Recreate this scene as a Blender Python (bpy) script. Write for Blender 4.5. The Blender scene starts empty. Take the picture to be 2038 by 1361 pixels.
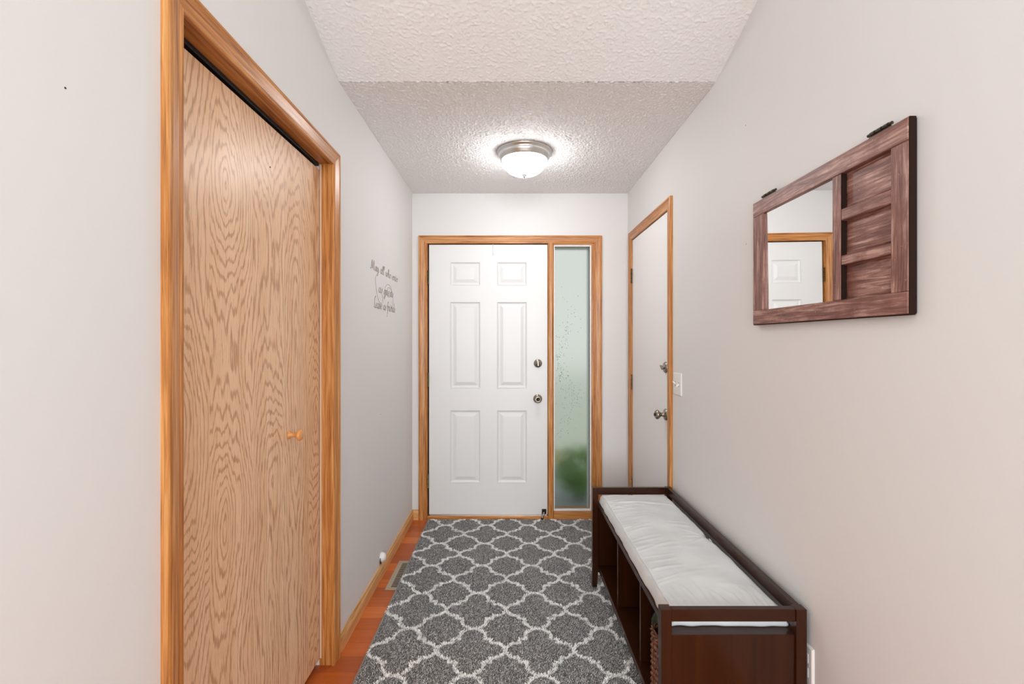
import bpy, bmesh, math, random
import numpy as np
from mathutils import Vector, Matrix

# ------------------------------------------------------------------ camera, world, lights, exposure
SC = bpy.context.scene
COL = SC.collection
W_PX, H_PX, F_PX = 2038, 1361, 950.0
VPX, VPY = 1015.0, 680.0
EYE = 1.33                                   # lens height above the floor

cd = bpy.data.cameras.new('camera')
cd.sensor_fit = 'HORIZONTAL'
cd.sensor_width = 36.0
cd.lens = 36.0 * F_PX / W_PX
cd.shift_x = (W_PX / 2 - VPX) / W_PX
cd.shift_y = -(H_PX / 2 - VPY) / W_PX
cd.clip_start = 0.02
cam = bpy.data.objects.new('camera', cd)
cam.location = (0, 0, EYE)
cam.rotation_euler = (math.pi / 2, 0, 0)
COL.objects.link(cam)
SC.camera = cam

world = bpy.data.worlds.new('overcast_sky')
world.use_nodes = True
bgn = world.node_tree.nodes['Background']
bgn.inputs['Color'].default_value = (0.95, 1.0, 0.94, 1)
bgn.inputs['Strength'].default_value = 0.68
SC.world = world

LAMP_STRENGTH = 33.0          # the glass dome of the hall lamp
FILL_SIDE = 58.0           # added fill lights in the living room's side openings
FILL_REAR = 265.0  # added fill light in the rear opening


def area_light(name, loc, rot, sx, sy, power, color=(0.93, 0.97, 1.0)):
    l = bpy.data.lights.new(name, 'AREA')
    l.shape = 'RECTANGLE'
    l.size, l.size_y = sx, sy
    l.energy = power
    l.color = color
    o = bpy.data.objects.new(name, l)
    o.location = loc
    o.rotation_euler = rot
    COL.objects.link(o)
    return o


# unseen fill lights added behind the camera to brighten the hall evenly
area_light('added_fill_light', (3.36, -1.9, 1.75), (0, math.radians(90), 0), 2.3, 3.6, FILL_SIDE)
area_light('added_fill_light', (-3.36, -1.9, 1.75), (0, math.radians(-90), 0), 2.3, 3.6, FILL_SIDE)
area_light('added_fill_light', (0, -4.86, 1.75), (math.radians(90), 0, 0), 3.6, 2.0, FILL_REAR)

SC.view_settings.view_transform = 'Standard'
SC.view_settings.look = 'None'
SC.view_settings.exposure = 0.10
SC.view_settings.gamma = 1.0
SC.view_settings.use_curve_mapping = False
SC.cycles.use_denoising = True
SC.cycles.max_bounces = 14
SC.cycles.diffuse_bounces = 8
SC.cycles.glossy_bounces = 5
SC.cycles.transmission_bounces = 8
SC.cycles.sample_clamp_indirect = 8.0
SC.cycles.caustics_reflective = False
SC.cycles.caustics_refractive = False

random.seed(7)
RNG = np.random.default_rng(7)

# ------------------------------------------------------------------ main dimensions (metres)
XL, XR, YB = -0.732, 0.882, 3.574            # left wall, right wall, end wall
ZC, YK, SLOPE = 2.442, 2.04, 0.31            # ceiling height, where the slope starts, its pitch
HEAD = 2.122                                 # top of all door casings
CW = 0.058                                   # casing width

# ------------------------------------------------------------------ material helpers


class G:
    """small helper around a material's node tree"""

    def __init__(self, name):
        self.m = bpy.data.materials.new(name)
        self.m.use_nodes = True
        self.t = self.m.node_tree
        self.b = self.t.nodes['Principled BSDF']

    def n(self, kind, **kw):
        x = self.t.nodes.new(kind)
        for k, v in kw.items():
            setattr(x, k, v)
        return x

    def l(self, a, b):
        self.t.links.new(a, b)

    def val(self, s, v):
        if isinstance(v, (int, float)):
            s.default_value = v
        else:
            self.l(v, s)

    def math(self, op, a, b=0.0, c=0.0, clamp=False):
        x = self.n('ShaderNodeMath', operation=op, use_clamp=clamp)
        self.val(x.inputs[0], a)
        self.val(x.inputs[1], b)
        self.val(x.inputs[2], c)
        return x.outputs[0]

    def coords(self, scale=(1, 1, 1), rnd=0.0):
        tc = self.n('ShaderNodeTexCoord')
        mp = self.n('ShaderNodeMapping')
        mp.inputs['Scale'].default_value = scale
        src = tc.outputs['Object']
        if rnd:
            oi = self.n('ShaderNodeObjectInfo')
            add = self.n('ShaderNodeVectorMath', operation='ADD')
            self.l(src, add.inputs[0])
            self.l(self.math('MULTIPLY', oi.outputs['Random'], rnd), add.inputs[1])
            src = add.outputs[0]
        self.l(src, mp.inputs['Vector'])
        return mp.outputs['Vector']

    def noise(self, vec, scale=5, detail=3, rough=0.5, dist=0.0):
        x = self.n('ShaderNodeTexNoise')
        x.inputs['Scale'].default_value = scale
        x.inputs['Detail'].default_value = detail
        x.inputs['Roughness'].default_value = rough
        x.inputs['Distortion'].default_value = dist
        if vec is not None:
            self.l(vec, x.inputs['Vector'])
        return x.outputs['Fac']

    def ramp(self, fac, stops):
        r = self.n('ShaderNodeValToRGB')
        self.l(fac, r.inputs['Fac'])
        e = r.color_ramp.elements
        while len(e) < len(stops):
            e.new(0.5)
        for i, (p, c) in enumerate(stops):
            e[i].position = p
            e[i].color = (*c, 1)
        return r.outputs['Color']

    def mix(self, fac, a, b, mode='MIX'):
        x = self.n('ShaderNodeMix', data_type='RGBA', blend_type=mode)
        self.val(x.inputs[0], fac)
        for s, v in ((x.inputs[6], a), (x.inputs[7], b)):
            if isinstance(v, tuple):
                s.default_value = (*v, 1)
            else:
                self.l(v, s)
        return x.outputs[2]

    def bump(self, h, strength=0.3, dist=0.002):
        x = self.n('ShaderNodeBump')
        x.inputs['Strength'].default_value = strength
        x.inputs['Distance'].default_value = dist
        self.l(h, x.inputs['Height'])
        self.l(x.outputs[0], self.b.inputs['Normal'])

    def base(self, c):
        if isinstance(c, tuple):
            self.b.inputs['Base Color'].default_value = (*c, 1)
        else:
            self.l(c, self.b.inputs['Base Color'])

    def set(self, **kw):
        for k, v in kw.items():
            self.b.inputs[k.replace('_', ' ')].default_value = v
        return self.m


def lin(r, g, b):
    f = lambda c: ((c / 255) / 12.92 if c / 255 <= 0.04045 else ((c / 255 + 0.055) / 1.055) ** 2.4)
    return (f(r), f(g), f(b))


def plain(name, c, rough=0.5, metal=0.0, **kw):
    g = G(name)
    v = g.noise(g.coords(), scale=30, detail=2)
    g.base(g.mix(g.math('MULTIPLY', v, 0.12), c, tuple(x * 0.75 for x in c)))
    return g.set(Roughness=rough, Metallic=metal, **kw)


def paint(name, c, bump=0.12, scale=160, rough=0.6):
    g = G(name)
    co = g.coords()
    big = g.noise(co, scale=1.7, detail=2)
    g.base(g.mix(g.math('MULTIPLY', big, 0.35), c, tuple(x * 0.95 for x in c)))
    g.bump(g.noise(co, scale=scale, detail=3), bump, 0.001)
    return g.set(Roughness=rough)


AX = {'x': 0, 'y': 1, 'z': 2}


def wood(name, axis, dark, mid, light, rough=0.38, freq=55, stretch=0.035, contrast=1.0, bumps=0.15, coat=0.0, spec=0.5):
    """straight grained timber, grain along one local axis"""
    g = G(name + '_' + axis)
    s = [1.0, 1.0, 1.0]
    s[AX[axis]] = stretch
    co = g.coords(tuple(s), rnd=3.0)
    a = g.noise(co, scale=freq, detail=4, rough=0.6, dist=0.6)
    s2 = [1.0, 1.0, 1.0]
    s2[AX[axis]] = stretch * 0.5
    co2 = g.coords(tuple(s2), rnd=7.0)
    b = g.noise(co2, scale=freq * 5, detail=2, rough=0.5)
    f = g.math('ADD', g.math('MULTIPLY', a, 0.75), g.math('MULTIPLY', b, 0.25))
    lo, hi = 0.5 - 0.17 / contrast, 0.5 + 0.17 / contrast
    g.base(g.ramp(f, [(lo, dark), (0.5, mid), (hi, light)]))
    g.bump(b, bumps, 0.0008)
    g.b.inputs['Coat Weight'].default_value = coat
    g.b.inputs['Coat Roughness'].default_value = 0.12
    g.b.inputs['Specular IOR Level'].default_value = spec
    return g.set(Roughness=rough)


OAK = {a: wood('golden_oak', a, lin(118, 64, 24), lin(184, 120, 60), lin(216, 162, 100), rough=0.33, freq=95, contrast=0.9) for a in 'xyz'}
GLARE_OAK = {a: wood('golden_oak_glare', a, lin(176, 118, 62), lin(214, 164, 104), lin(232, 190, 134), rough=0.35, freq=95) for a in 'xyz'}  # golden oak again, made paler to paint glare onto the baseboards
MAHOG = {a: wood('dark_cherry', a, lin(36, 15, 5), lin(48, 21, 7), lin(60, 27, 9), rough=0.34, freq=30, contrast=.6, bumps=0.03, coat=0.45, spec=0.1) for a in 'xyz'}


def distressed(axis):
    g = G('distressed_redwood_' + axis)
    s = [1.0, 1.0, 1.0]
    s[AX[axis]] = 0.07
    co = g.coords(tuple(s), rnd=5.0)
    gr = g.noise(co, scale=90, detail=5, rough=0.65, dist=0.5)
    bl = g.noise(g.coords((1, 1, 1), rnd=2.0), scale=14, detail=4, rough=0.6)
    c = g.ramp(gr, [(0.32, lin(78, 42, 34)), (0.5, lin(138, 92, 80)), (0.66, lin(192, 154, 140))])
    c = g.mix(g.ramp(bl, [(0.45, (0, 0, 0)), (0.70, (.8, .8, .8))]), c, lin(108, 62, 50))
    chips = g.noise(g.coords((1, 1, 1), rnd=9.0), scale=120, detail=3, rough=0.7)
    c = g.mix(g.ramp(chips, [(0.70, (0, 0, 0)), (0.74, (1, 1, 1))]), c, lin(205, 190, 175))
    g.base(c)
    g.bump(gr, 0.45, 0.002)
    return g.set(Roughness=0.42)


DISTR = {a: distressed(a) for a in 'yz'}


def veneer():
    """flat-sawn oak veneer with cathedral arches, on the closet door (local Y across, Z up)"""
    g = G('oak_veneer')
    tc = g.n('ShaderNodeTexCoord')
    sp = g.n('ShaderNodeSeparateXYZ')
    g.l(tc.outputs['Object'], sp.inputs[0])
    u, v = sp.outputs[1], sp.outputs[2]
    wid = 0.205
    k = g.math('FLOOR', g.math('DIVIDE', g.math('ADD', u, 0.47), wid))
    wn = g.n('ShaderNodeTexWhiteNoise', noise_dimensions='1D')
    g.l(g.math('ADD', k, 3.3), wn.inputs['W'])
    rnd = wn.outputs['Value']
    ctr = g.math('MULTIPLY', g.math('ADD', k, 0.5), wid)
    ul = g.math('SUBTRACT', g.math('ADD', u, 0.47), ctr)
    ul = g.math('ADD', ul, g.math('MULTIPLY', g.math('SUBTRACT', rnd, 0.5), 0.10))

    def n1(scale, off, detail=2):
        x = g.n('ShaderNodeTexNoise', noise_dimensions='1D')
        x.inputs['Scale'].default_value = 1.0
        x.inputs['Detail'].default_value = detail
        g.l(g.math('ADD', g.math('MULTIPLY', v, scale), g.math('ADD', g.math('MULTIPLY', rnd, 71.0), off)), x.inputs['W'])
        return g.math('SUBTRACT', x.outputs['Fac'], 0.5)

    def n2(su, sv, off):
        x = g.n('ShaderNodeTexNoise')
        x.inputs['Scale'].default_value = 1.0
        x.inputs['Detail'].default_value = 3.0
        cb = g.n('ShaderNodeCombineXYZ')
        g.l(g.math('MULTIPLY', u, su), cb.inputs[0])
        g.l(g.math('MULTIPLY', v, sv), cb.inputs[1])
        g.l(g.math('ADD', g.math('MULTIPLY', rnd, 40.0), off), cb.inputs[2])
        g.l(cb.outputs[0], x.inputs['Vector'])
        return x.outputs['Fac']

    ctrw = g.math('MULTIPLY', n1(1.6, 5.0), 0.07)
    dep = g.math('ADD', g.math('MULTIPLY', n1(0.50, 20.0, 1), 1.15), g.math('MULTIPLY', n1(6.0, 33.0), 0.016))
    uu = g.math('MULTIPLY', g.math('ADD', ul, ctrw), 1.5)
    r = g.math('SQRT', g.math('ADD', g.math('MULTIPLY', uu, uu), g.math('MULTIPLY', dep, dep)))
    r = g.math('ADD', r, g.math('MULTIPLY', n2(20.0, 1.7, 1.0), 0.085))
    r = g.math('ADD', r, g.math('MULTIPLY', n2(160.0, 30.0, 4.0), 0.0075))
    sn = g.math('SINE', g.math('MULTIPLY', r, 2 * math.pi * 46))
    pores = n2(420.0, 14.0, 8.0)
    tone = n2(16.0, 0.6, 2.0)
    soft = g.n('ShaderNodeMapRange', interpolation_type='SMOOTHSTEP')
    g.l(g.math('ADD', sn, g.math('MULTIPLY', g.math('SUBTRACT', pores, 0.5), 2.4)), soft.inputs['Value'])
    soft.inputs['From Min'].default_value = 0.2
    soft.inputs['From Max'].default_value = 1.1
    light = g.mix(tone, lin(242, 208, 174), lin(216, 168, 122))
    c = g.mix(g.math('MULTIPLY', soft.outputs[0], 0.62), light, lin(162, 106, 62))
    c = g.mix(g.math('MULTIPLY', g.math('GREATER_THAN', pores, 0.58), 0.30), c, lin(150, 100, 62))
    g.base(c)
    g.bump(g.math('SUBTRACT', 1.0, soft.outputs[0]), 0.12, 0.0006)
    return g.set(Roughness=0.36)


MAT = {}
MAT['wall'] = paint('pale_greige_paint', (0.725, 0.714, 0.705))
MAT['living_wall'] = paint('living_room_paint', (0.76, 0.755, 0.75))
MAT['ceiling'] = paint('textured_ceiling_white', (0.86, 0.858, 0.856), bump=0.25, scale=420, rough=0.9)
MAT['white_paint'] = paint('white_door_paint', (0.75, 0.748, 0.742), bump=0.05, scale=60, rough=0.38)
MAT['bright_white'] = paint('bright_white_door_paint', (0.87, 0.868, 0.865), bump=0.05, scale=60, rough=0.38)
MAT['white_plastic'] = plain('white_plastic', (0.80, 0.80, 0.79), rough=0.3)
MAT['nickel'] = plain('brushed_nickel', (0.60, 0.585, 0.56), rough=0.28, metal=1.0)
MAT['aged_nickel'] = plain('aged_nickel', (0.34, 0.31, 0.26), rough=0.25, metal=1.0)
MAT['bronze'] = plain('dark_bronze', (0.07, 0.05, 0.03), rough=0.4, metal=0.8)
MAT['brass'] = plain('dull_brass', (0.30, 0.19, 0.07), rough=0.4, metal=1.0)
MAT['black'] = plain('black_track', (0.012, 0.011, 0.011), rough=0.55)
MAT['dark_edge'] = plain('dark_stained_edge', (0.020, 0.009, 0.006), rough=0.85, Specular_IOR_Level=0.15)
MAT['veneer'] = veneer()
MAT['knob_wood'] = plain('turned_oak', lin(214, 150, 86), rough=0.3)
MAT['pale_line'] = plain('pale_tan', lin(216, 190, 166), rough=0.5)
MAT['vent'] = plain('taupe_metal', lin(172, 158, 138), rough=0.45)
MAT['slot'] = plain('vent_void', (0.012, 0.011, 0.010), rough=0.8)
MAT['decal'] = plain('bronze_vinyl', lin(138, 122, 98), rough=0.5)
MAT['concrete'] = plain('grey_concrete', (0.30, 0.33, 0.37), rough=0.9)
MAT['lawn'] = plain('lawn_green', (0.62, 0.66, 0.58), rough=0.95)
MAT['bark'] = plain('tree_bark', (0.10, 0.075, 0.055), rough=0.9)
MAT['leaf'] = plain('shrub_leaf', (0.20, 0.40, 0.05), rough=0.55)
MAT['leaf_yellow'] = plain('yellow_flower', (0.62, 0.50, 0.05), rough=0.6)
MAT['green_glass'] = plain('bottle_green', (0.012, 0.035, 0.020), rough=0.08)
MAT['fleck'] = plain('film_fleck', (0.30, 0.40, 0.38), rough=0.35)


def mat_dome():
    g = G('glowing_opal_glass')
    g.base((0.9, 0.9, 0.9))
    g.b.inputs['Emission Color'].default_value = (0.97, 0.985, 1.0, 1)
    g.b.inputs['Emission Strength'].default_value = LAMP_STRENGTH
    return g.set(Roughness=0.3)


def mat_mirror():
    g = G('silvered_mirror')
    g.base((0.93, 0.93, 0.925))
    return g.set(Metallic=1.0, Roughness=0.008)


def mat_glass():
    g = G('frosted_film_glass')
    g.base((0.95, 0.97, 0.955))
    g.bump(g.noise(g.coords((1, 1, 0.6)), scale=70, detail=3), 0.25, 0.003)
    return g.set(Roughness=0.42, Transmission_Weight=1.0, IOR=1.15)


def mat_fabric():
    g = G('grey_cotton')
    co = g.coords()
    c = g.ramp(g.noise(co, scale=9, detail=4), [(0.3, lin(200, 203, 204)), (0.7, lin(216, 219, 220))])
    g.base(c)
    g.bump(g.noise(co, scale=700, detail=2), 0.25, 0.0006)
    m = g.set(Roughness=0.85)
    g.b.inputs['Sheen Weight'].default_value = 0.15
    return m


def mat_floor(ax='x'):
    g = G('cherry_laminate')
    co = g.coords((0.05, 1, 1), rnd=4.0)
    oi = g.n('ShaderNodeObjectInfo')
    gr = g.noise(co, scale=60, detail=4, rough=0.6, dist=0.4)
    bl = g.noise(g.coords((0.25, 1, 1), rnd=8.0), scale=7, detail=2)
    c = g.ramp(oi.outputs['Random'], [(0.0, lin(160, 76, 30)), (0.5, lin(194, 98, 38)), (1.0, lin(222, 126, 58))])
    c = g.mix(g.math('MULTIPLY', g.ramp(gr, [(0.3, (1, 1, 1)), (0.6, (0, 0, 0))]), 0.45), c, lin(140, 60, 22))
    c = g.mix(g.math('MULTIPLY', bl, 0.25), c, lin(214, 116, 50))
    g.base(c)
    return g.set(Roughness=0.30)


def mat_pile(name, a, b):
    g = G(name)
    at = g.n('ShaderNodeAttribute', attribute_name='shade')
    g.base(g.ramp(at.outputs['Fac'], [(0.0, a), (1.0, b)]))
    return g.set(Roughness=0.9)


def mat_wicker():
    g = G('brown_wicker')
    n = g.noise(g.coords(), scale=90, detail=3)
    g.base(g.ramp(n, [(0.3, lin(60, 32, 20)), (0.55, lin(128, 78, 52)), (0.75, lin(190, 140, 104))]))
    return g.set(Roughness=0.6)


MAT['dome'] = mat_dome()
MAT['mirror'] = mat_mirror()
MAT['glass'] = mat_glass()
MAT['fabric'] = mat_fabric()
MAT['floor'] = mat_floor()
MAT['pile_grey'] = mat_pile('grey_shag', lin(104, 103, 102), lin(218, 217, 215))
MAT['pile_white'] = mat_pile('cream_shag', lin(244, 243, 240), lin(254, 253, 252))
MAT['backing'] = plain('rug_backing', lin(96, 96, 96), rough=0.95)
MAT['edge'] = plain('rug_binding', lin(150, 148, 142), rough=0.9)
MAT['wicker'] = mat_wicker()
MAT['bounce_floor'] = plain('beige_bounce_floor', lin(190, 184, 174), rough=0.95)

# ------------------------------------------------------------------ object helpers
WLOC = {}


def tag(o, label=None, cat=None, group=None, kind=None):
    if label:
        o['label'] = label
    if cat:
        o['category'] = cat
    if group:
        o['group'] = group
    if kind:
        o['kind'] = kind
    return o


def thing(name, loc, label, cat, group=None, kind=None):
    o = bpy.data.objects.new(name, None)
    o.empty_display_size = 0.05
    o.location = loc
    COL.objects.link(o)
    WLOC[o.name] = Vector(loc)
    return tag(o, label, cat, group, kind)


def mesh_obj(name, verts, faces, mat, parent=None, smooth=False, origin=None):
    """verts are world coordinates; the origin goes to the middle of the mesh (or to the given point)"""
    vs = np.asarray(verts, dtype=float)
    c = Vector(((vs.min(0) + vs.max(0)) / 2).tolist()) if origin is None else Vector(origin)
    me = bpy.data.meshes.new(name)
    me.from_pydata((vs - np.array(c)).tolist(), [], [list(f) for f in faces])
    me.update()
    if smooth:
        me.polygons.foreach_set('use_smooth', [True] * len(me.polygons))
    if mat:
        me.materials.append(mat)
    o = bpy.data.objects.new(name, me)
    COL.objects.link(o)
    WLOC[o.name] = c
    if parent is not None:
        o.parent = parent
        o.location = c - WLOC[parent.name]
    else:
        o.location = c
    return o


def bm_obj(name, bm, mat, parent=None, smooth=False, fix=True):
    if fix:
        bmesh.ops.recalc_face_normals(bm, faces=bm.faces)
    bm.verts.ensure_lookup_table()
    bm.verts.index_update()
    v = [tuple(x.co) for x in bm.verts]
    f = [[x.index for x in q.verts] for q in bm.faces]
    bm.free()
    return mesh_obj(name, v, f, mat, parent, smooth)


def add_box(bm, x0, x1, y0, y1, z0, z1, bevel=0.0, seg=1):
    tmp = bmesh.new()
    bmesh.ops.create_cube(tmp, size=1.0)
    for v in tmp.verts:
        v.co = Vector((x0 + (v.co.x + .5) * (x1 - x0), y0 + (v.co.y + .5) * (y1 - y0), z0 + (v.co.z + .5) * (z1 - z0)))
    if bevel:
        bmesh.ops.bevel(tmp, geom=list(tmp.edges), offset=bevel, segments=seg, affect='EDGES', profile=0.5)
    me = bpy.data.meshes.new('t')
    tmp.to_mesh(me)
    tmp.free()
    bm.from_mesh(me)
    bpy.data.meshes.remove(me)


def box(name, x0, x1, y0, y1, z0, z1, mat, parent=None, bevel=0.0, seg=1):
    bm = bmesh.new()
    add_box(bm, x0, x1, y0, y1, z0, z1, bevel, seg)
    return bm_obj(name, bm, mat, parent)


def lathe(name, prof, center, axis, mat, parent=None, seg=40, smooth=True, origin=None, squash=None):
    """prof: list of (radius, height along axis)"""
    ax = Vector(axis).normalized()
    t = Vector((0, 0, 1)) if abs(ax.z) < 0.9 else Vector((1, 0, 0))
    e1 = ax.cross(t).normalized()
    e2 = ax.cross(e1).normalized()
    c = Vector(center)
    vs, fs = [], []
    for r, h in prof:
        for i in range(seg):
            a = 2 * math.pi * i / seg
            vs.append(tuple(c + ax * h + (e1 * math.cos(a) + e2 * math.sin(a)) * max(r, 1e-5)))
    for j in range(len(prof) - 1):
        for i in range(seg):
            k = (i + 1) % seg
            fs.append((j * seg + i, j * seg + k, (j + 1) * seg + k, (j + 1) * seg + i))
    fs.append(tuple(range(seg)))
    fs.append(tuple((len(prof) - 1) * seg + i for i in range(seg)))
    o = mesh_obj(name, vs, fs, mat, parent, False)
    if smooth:
        me = o.data
        me.polygons.foreach_set('use_smooth', [len(p.vertices) == 4 for p in me.polygons])
    return o


def tube(name, pts, rad, mat, parent=None, seg=8, taper=None):
    pts = [Vector(p) for p in pts]
    vs, fs = [], []
    up = Vector((0.13, 0.31, 0.94)).normalized()
    for i, p in enumerate(pts):
        d = (pts[min(i + 1, len(pts) - 1)] - pts[max(i - 1, 0)]).normalized()
        e1 = d.cross(up).normalized()
        e2 = d.cross(e1).normalized()
        r = rad if taper is None else rad * taper[i]
        for k in range(seg):
            a = 2 * math.pi * k / seg
            vs.append(tuple(p + (e1 * math.cos(a) + e2 * math.sin(a)) * r))
    for j in range(len(pts) - 1):
        for k in range(seg):
            q = (k + 1) % seg
            fs.append((j * seg + k, j * seg + q, (j + 1) * seg + q, (j + 1) * seg + k))
    fs.append(tuple(range(seg)))
    fs.append(tuple((len(pts) - 1) * seg + k for k in range(seg)))
    return mesh_obj(name, vs, fs, mat, parent, True)


def prism(name, poly, axis, a, b, mat, parent=None):
    """poly: 2-D outline in the other two axes (in x,y,z order), extruded along axis from a to b"""
    i = AX[axis]

    def put(p, h):
        q = list(p)
        q.insert(i, h)
        return tuple(q)
    n = len(poly)
    vs = [put(p, a) for p in poly] + [put(p, b) for p in poly]
    fs = [tuple(range(n)), tuple(range(2 * n - 1, n - 1, -1))]
    fs += [(k, (k + 1) % n, n + (k + 1) % n, n + k) for k in range(n)]
    bm = bmesh.new()
    bv = [bm.verts.new(v) for v in vs]
    for f in fs:
        bm.faces.new([bv[k] for k in f])
    return bm_obj(name, bm, mat, parent)


# casing section: (distance from the inner edge, height off the wall)
CASING = [(0, 0), (0, .009), (.004, .0115), (.010, .0115), (.0125, .0095), (.016, .0105), (.030, .0135), (.044, .0165),
          (.047, .0150), (.050, .0175), (.055, .0175), (.058, .0160), (.058, 0)]


def sweep(name, p0, p1, across, normal, prof, m0, m1, mat, parent, depth=0.0):
    """a moulding from p0 to p1; m0/m1: how far the outer edge runs past p0/p1 per unit of width (mitres)"""
    p0, p1 = Vector(p0), Vector(p1)
    al = (p1 - p0).normalized()
    ac, no = Vector(across), Vector(normal)
    n = len(prof)
    vs = [tuple(p0 + ac * u + no * h - al * (u * m0)) for u, h in prof] + [tuple(p1 + ac * u + no * h + al * (u * m1)) for u, h in prof]
    fs = [(k, (k + 1) % n, n + (k + 1) % n, n + k) for k in range(n)]
    bm = bmesh.new()
    bv = [bm.verts.new(v) for v in vs]
    for f in fs:
        bm.faces.new([bv[k] for k in f])
    bm.faces.new(bv[:n])
    bm.faces.new(bv[n:][::-1])
    return bm_obj(name, bm, mat, parent)


# ------------------------------------------------------------------ the room shell
def wall_label(o, label):
    return tag(o, label, 'wall', kind='structure')


TOP = 3.6
CY0, CY1 = 1.046, 1.964           # closet opening in the left wall
RY0, RY1 = 2.636, 3.448           # door opening in the right wall
FX0, FX1 = -0.634, 0.640          # front door and sidelight opening in the end wall
OPZ = 2.074
o = prism('wall_left', [(0.18, 0), (CY0, 0), (CY0, OPZ), (CY1, OPZ), (CY1, 0), (YB + .14, 0), (YB + .14, TOP), (0.18, TOP)], 'x', XL, XL - .12, MAT['wall'])
wall_label(o, 'pale greige wall with the oak closet door opening')
WALL_L = o
o = prism('wall_right', [(0.18, 0), (RY0, 0), (RY0, OPZ), (RY1, OPZ), (RY1, 0), (YB + .14, 0), (YB + .14, TOP), (0.18, TOP)], 'x', XR, XR + .12, MAT['wall'])
wall_label(o, 'pale greige wall behind the bench and framed mirror')
WALL_R = o
o = prism('wall_back', [(XL, 0), (FX0, 0), (FX0, OPZ), (FX1, OPZ), (FX1, 0), (XR, 0), (XR, 2.6), (XL, 2.6)], 'y', YB, YB + .14, MAT['wall'])
wall_label(o, 'pale greige end wall around the front door and sidelight')

# tiny old nail holes in the walls
for (wl, x, y, z) in ((WALL_L, XL, .7855, EYE + .4175), (WALL_L, XL, 2.704, EYE - .41), (WALL_R, XR, 1.787, EYE + .81), (WALL_R, XR, 1.783, EYE + .365)):
    s = 1 if x < 0 else -1
    lathe('nail_hole', [(.0018, 0), (.0018, .0006), (.0005, .0009)], (x, y, z), (s, 0, 0), MAT['black'], wl, seg=8)


# living room behind the camera with unseen openings added for the fill lights
LX, LY = 3.4, -4.9
lw = MAT['living_wall']


def ceil_z(y):
    return ZC if y >= YK else ZC + (YK - y) * SLOPE


def window_hole(outer, hole):
    (a0, b0, a1, b1), (c0, d0, c1, d1) = outer, hole
    return [(a0, b0, c0, b1), (c1, b0, a1, b1), (c0, b0, c1, d0), (c0, d1, c1, b1)]


bm = bmesh.new()
for a0, b0, a1, b1 in window_hole((-3.52, 0, 3.52, 5.0), (-1.8, .75, 1.8, 2.75)):
    add_box(bm, a0, a1, LY - .12, LY, b0, b1)
wall_label(bm_obj('wall_rear', bm, lw), 'light living room wall with a wide opening added for fill light')
for s, nm in ((1, 'wall_living_right'), (-1, 'wall_living_left')):
    bm = bmesh.new()
    for a0, b0, a1, b1 in window_hole((LY, 0, .30, 5.0), (-3.7, .6, -.1, 2.9)):
        add_box(bm, min(s * LX, s * (LX + .12)), max(s * LX, s * (LX + .12)), a0, a1, b0, b1)
    wall_label(bm_obj(nm, bm, lw), 'light living room wall with a tall opening added for fill light')
wall_label(box('wall_front_left', -3.52, XL - .12, .18, .30, 0, 3.4, lw), 'living room wall running left from the hall mouth')
wall_label(box('wall_front_right', XR + .12, 3.52, .18, .30, 0, 3.4, lw), 'living room wall running right from the hall mouth')


# ceiling: stippled plaster, flat over the door and sloping up towards the living room
def smooth_noise(ny, nx, cell, seed):
    r = np.random.default_rng(seed)
    gy, gx = int(ny / cell) + 3, int(nx / cell) + 3
    g = r.random((gy, gx))
    yy, xx = np.arange(ny) / cell, np.arange(nx) / cell
    y0, x0 = yy.astype(int), xx.astype(int)
    fy, fx = (yy - y0)[:, None], (xx - x0)[None, :]
    fy, fx = fy * fy * (3 - 2 * fy), fx * fx * (3 - 2 * fx)
    a, b = g[np.ix_(y0, x0)], g[np.ix_(y0, x0 + 1)]
    c, d = g[np.ix_(y0 + 1, x0)], g[np.ix_(y0 + 1, x0 + 1)]
    return (a * (1 - fx) + b * fx) * (1 - fy) + (c * (1 - fx) + d * fx) * fy


def grid_mesh(name, X, Y, Z, mat, parent=None, smooth=False):
    ny, nx = X.shape
    co = np.stack([X, Y, Z], -1).reshape(-1, 3)
    c = (co.min(0) + co.max(0)) / 2
    i = np.arange(ny * nx).reshape(ny, nx)
    q = np.stack([i[:-1, :-1], i[:-1, 1:], i[1:, 1:], i[1:, :-1]], -1).reshape(-1, 4)
    me = bpy.data.meshes.new(name)
    me.vertices.add(len(co))
    me.vertices.foreach_set('co', (co - c).ravel().astype(np.float32))
    me.loops.add(q.size)
    me.loops.foreach_set('vertex_index', q.ravel().astype(np.int32))
    me.polygons.add(len(q))
    me.polygons.foreach_set('loop_start', np.arange(0, q.size, 4, dtype=np.int32))
    me.update(calc_edges=True)
    if smooth:
        me.polygons.foreach_set('use_smooth', np.ones(len(q), dtype=bool))
    me.validate()
    me.materials.append(mat)
    o = bpy.data.objects.new(name, me)
    COL.objects.link(o)
    c = Vector(c.tolist())
    WLOC[o.name] = c
    if parent is not None:
        o.parent = parent
        o.location = c - WLOC[parent.name]
    else:
        o.location = c
    return o


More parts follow.
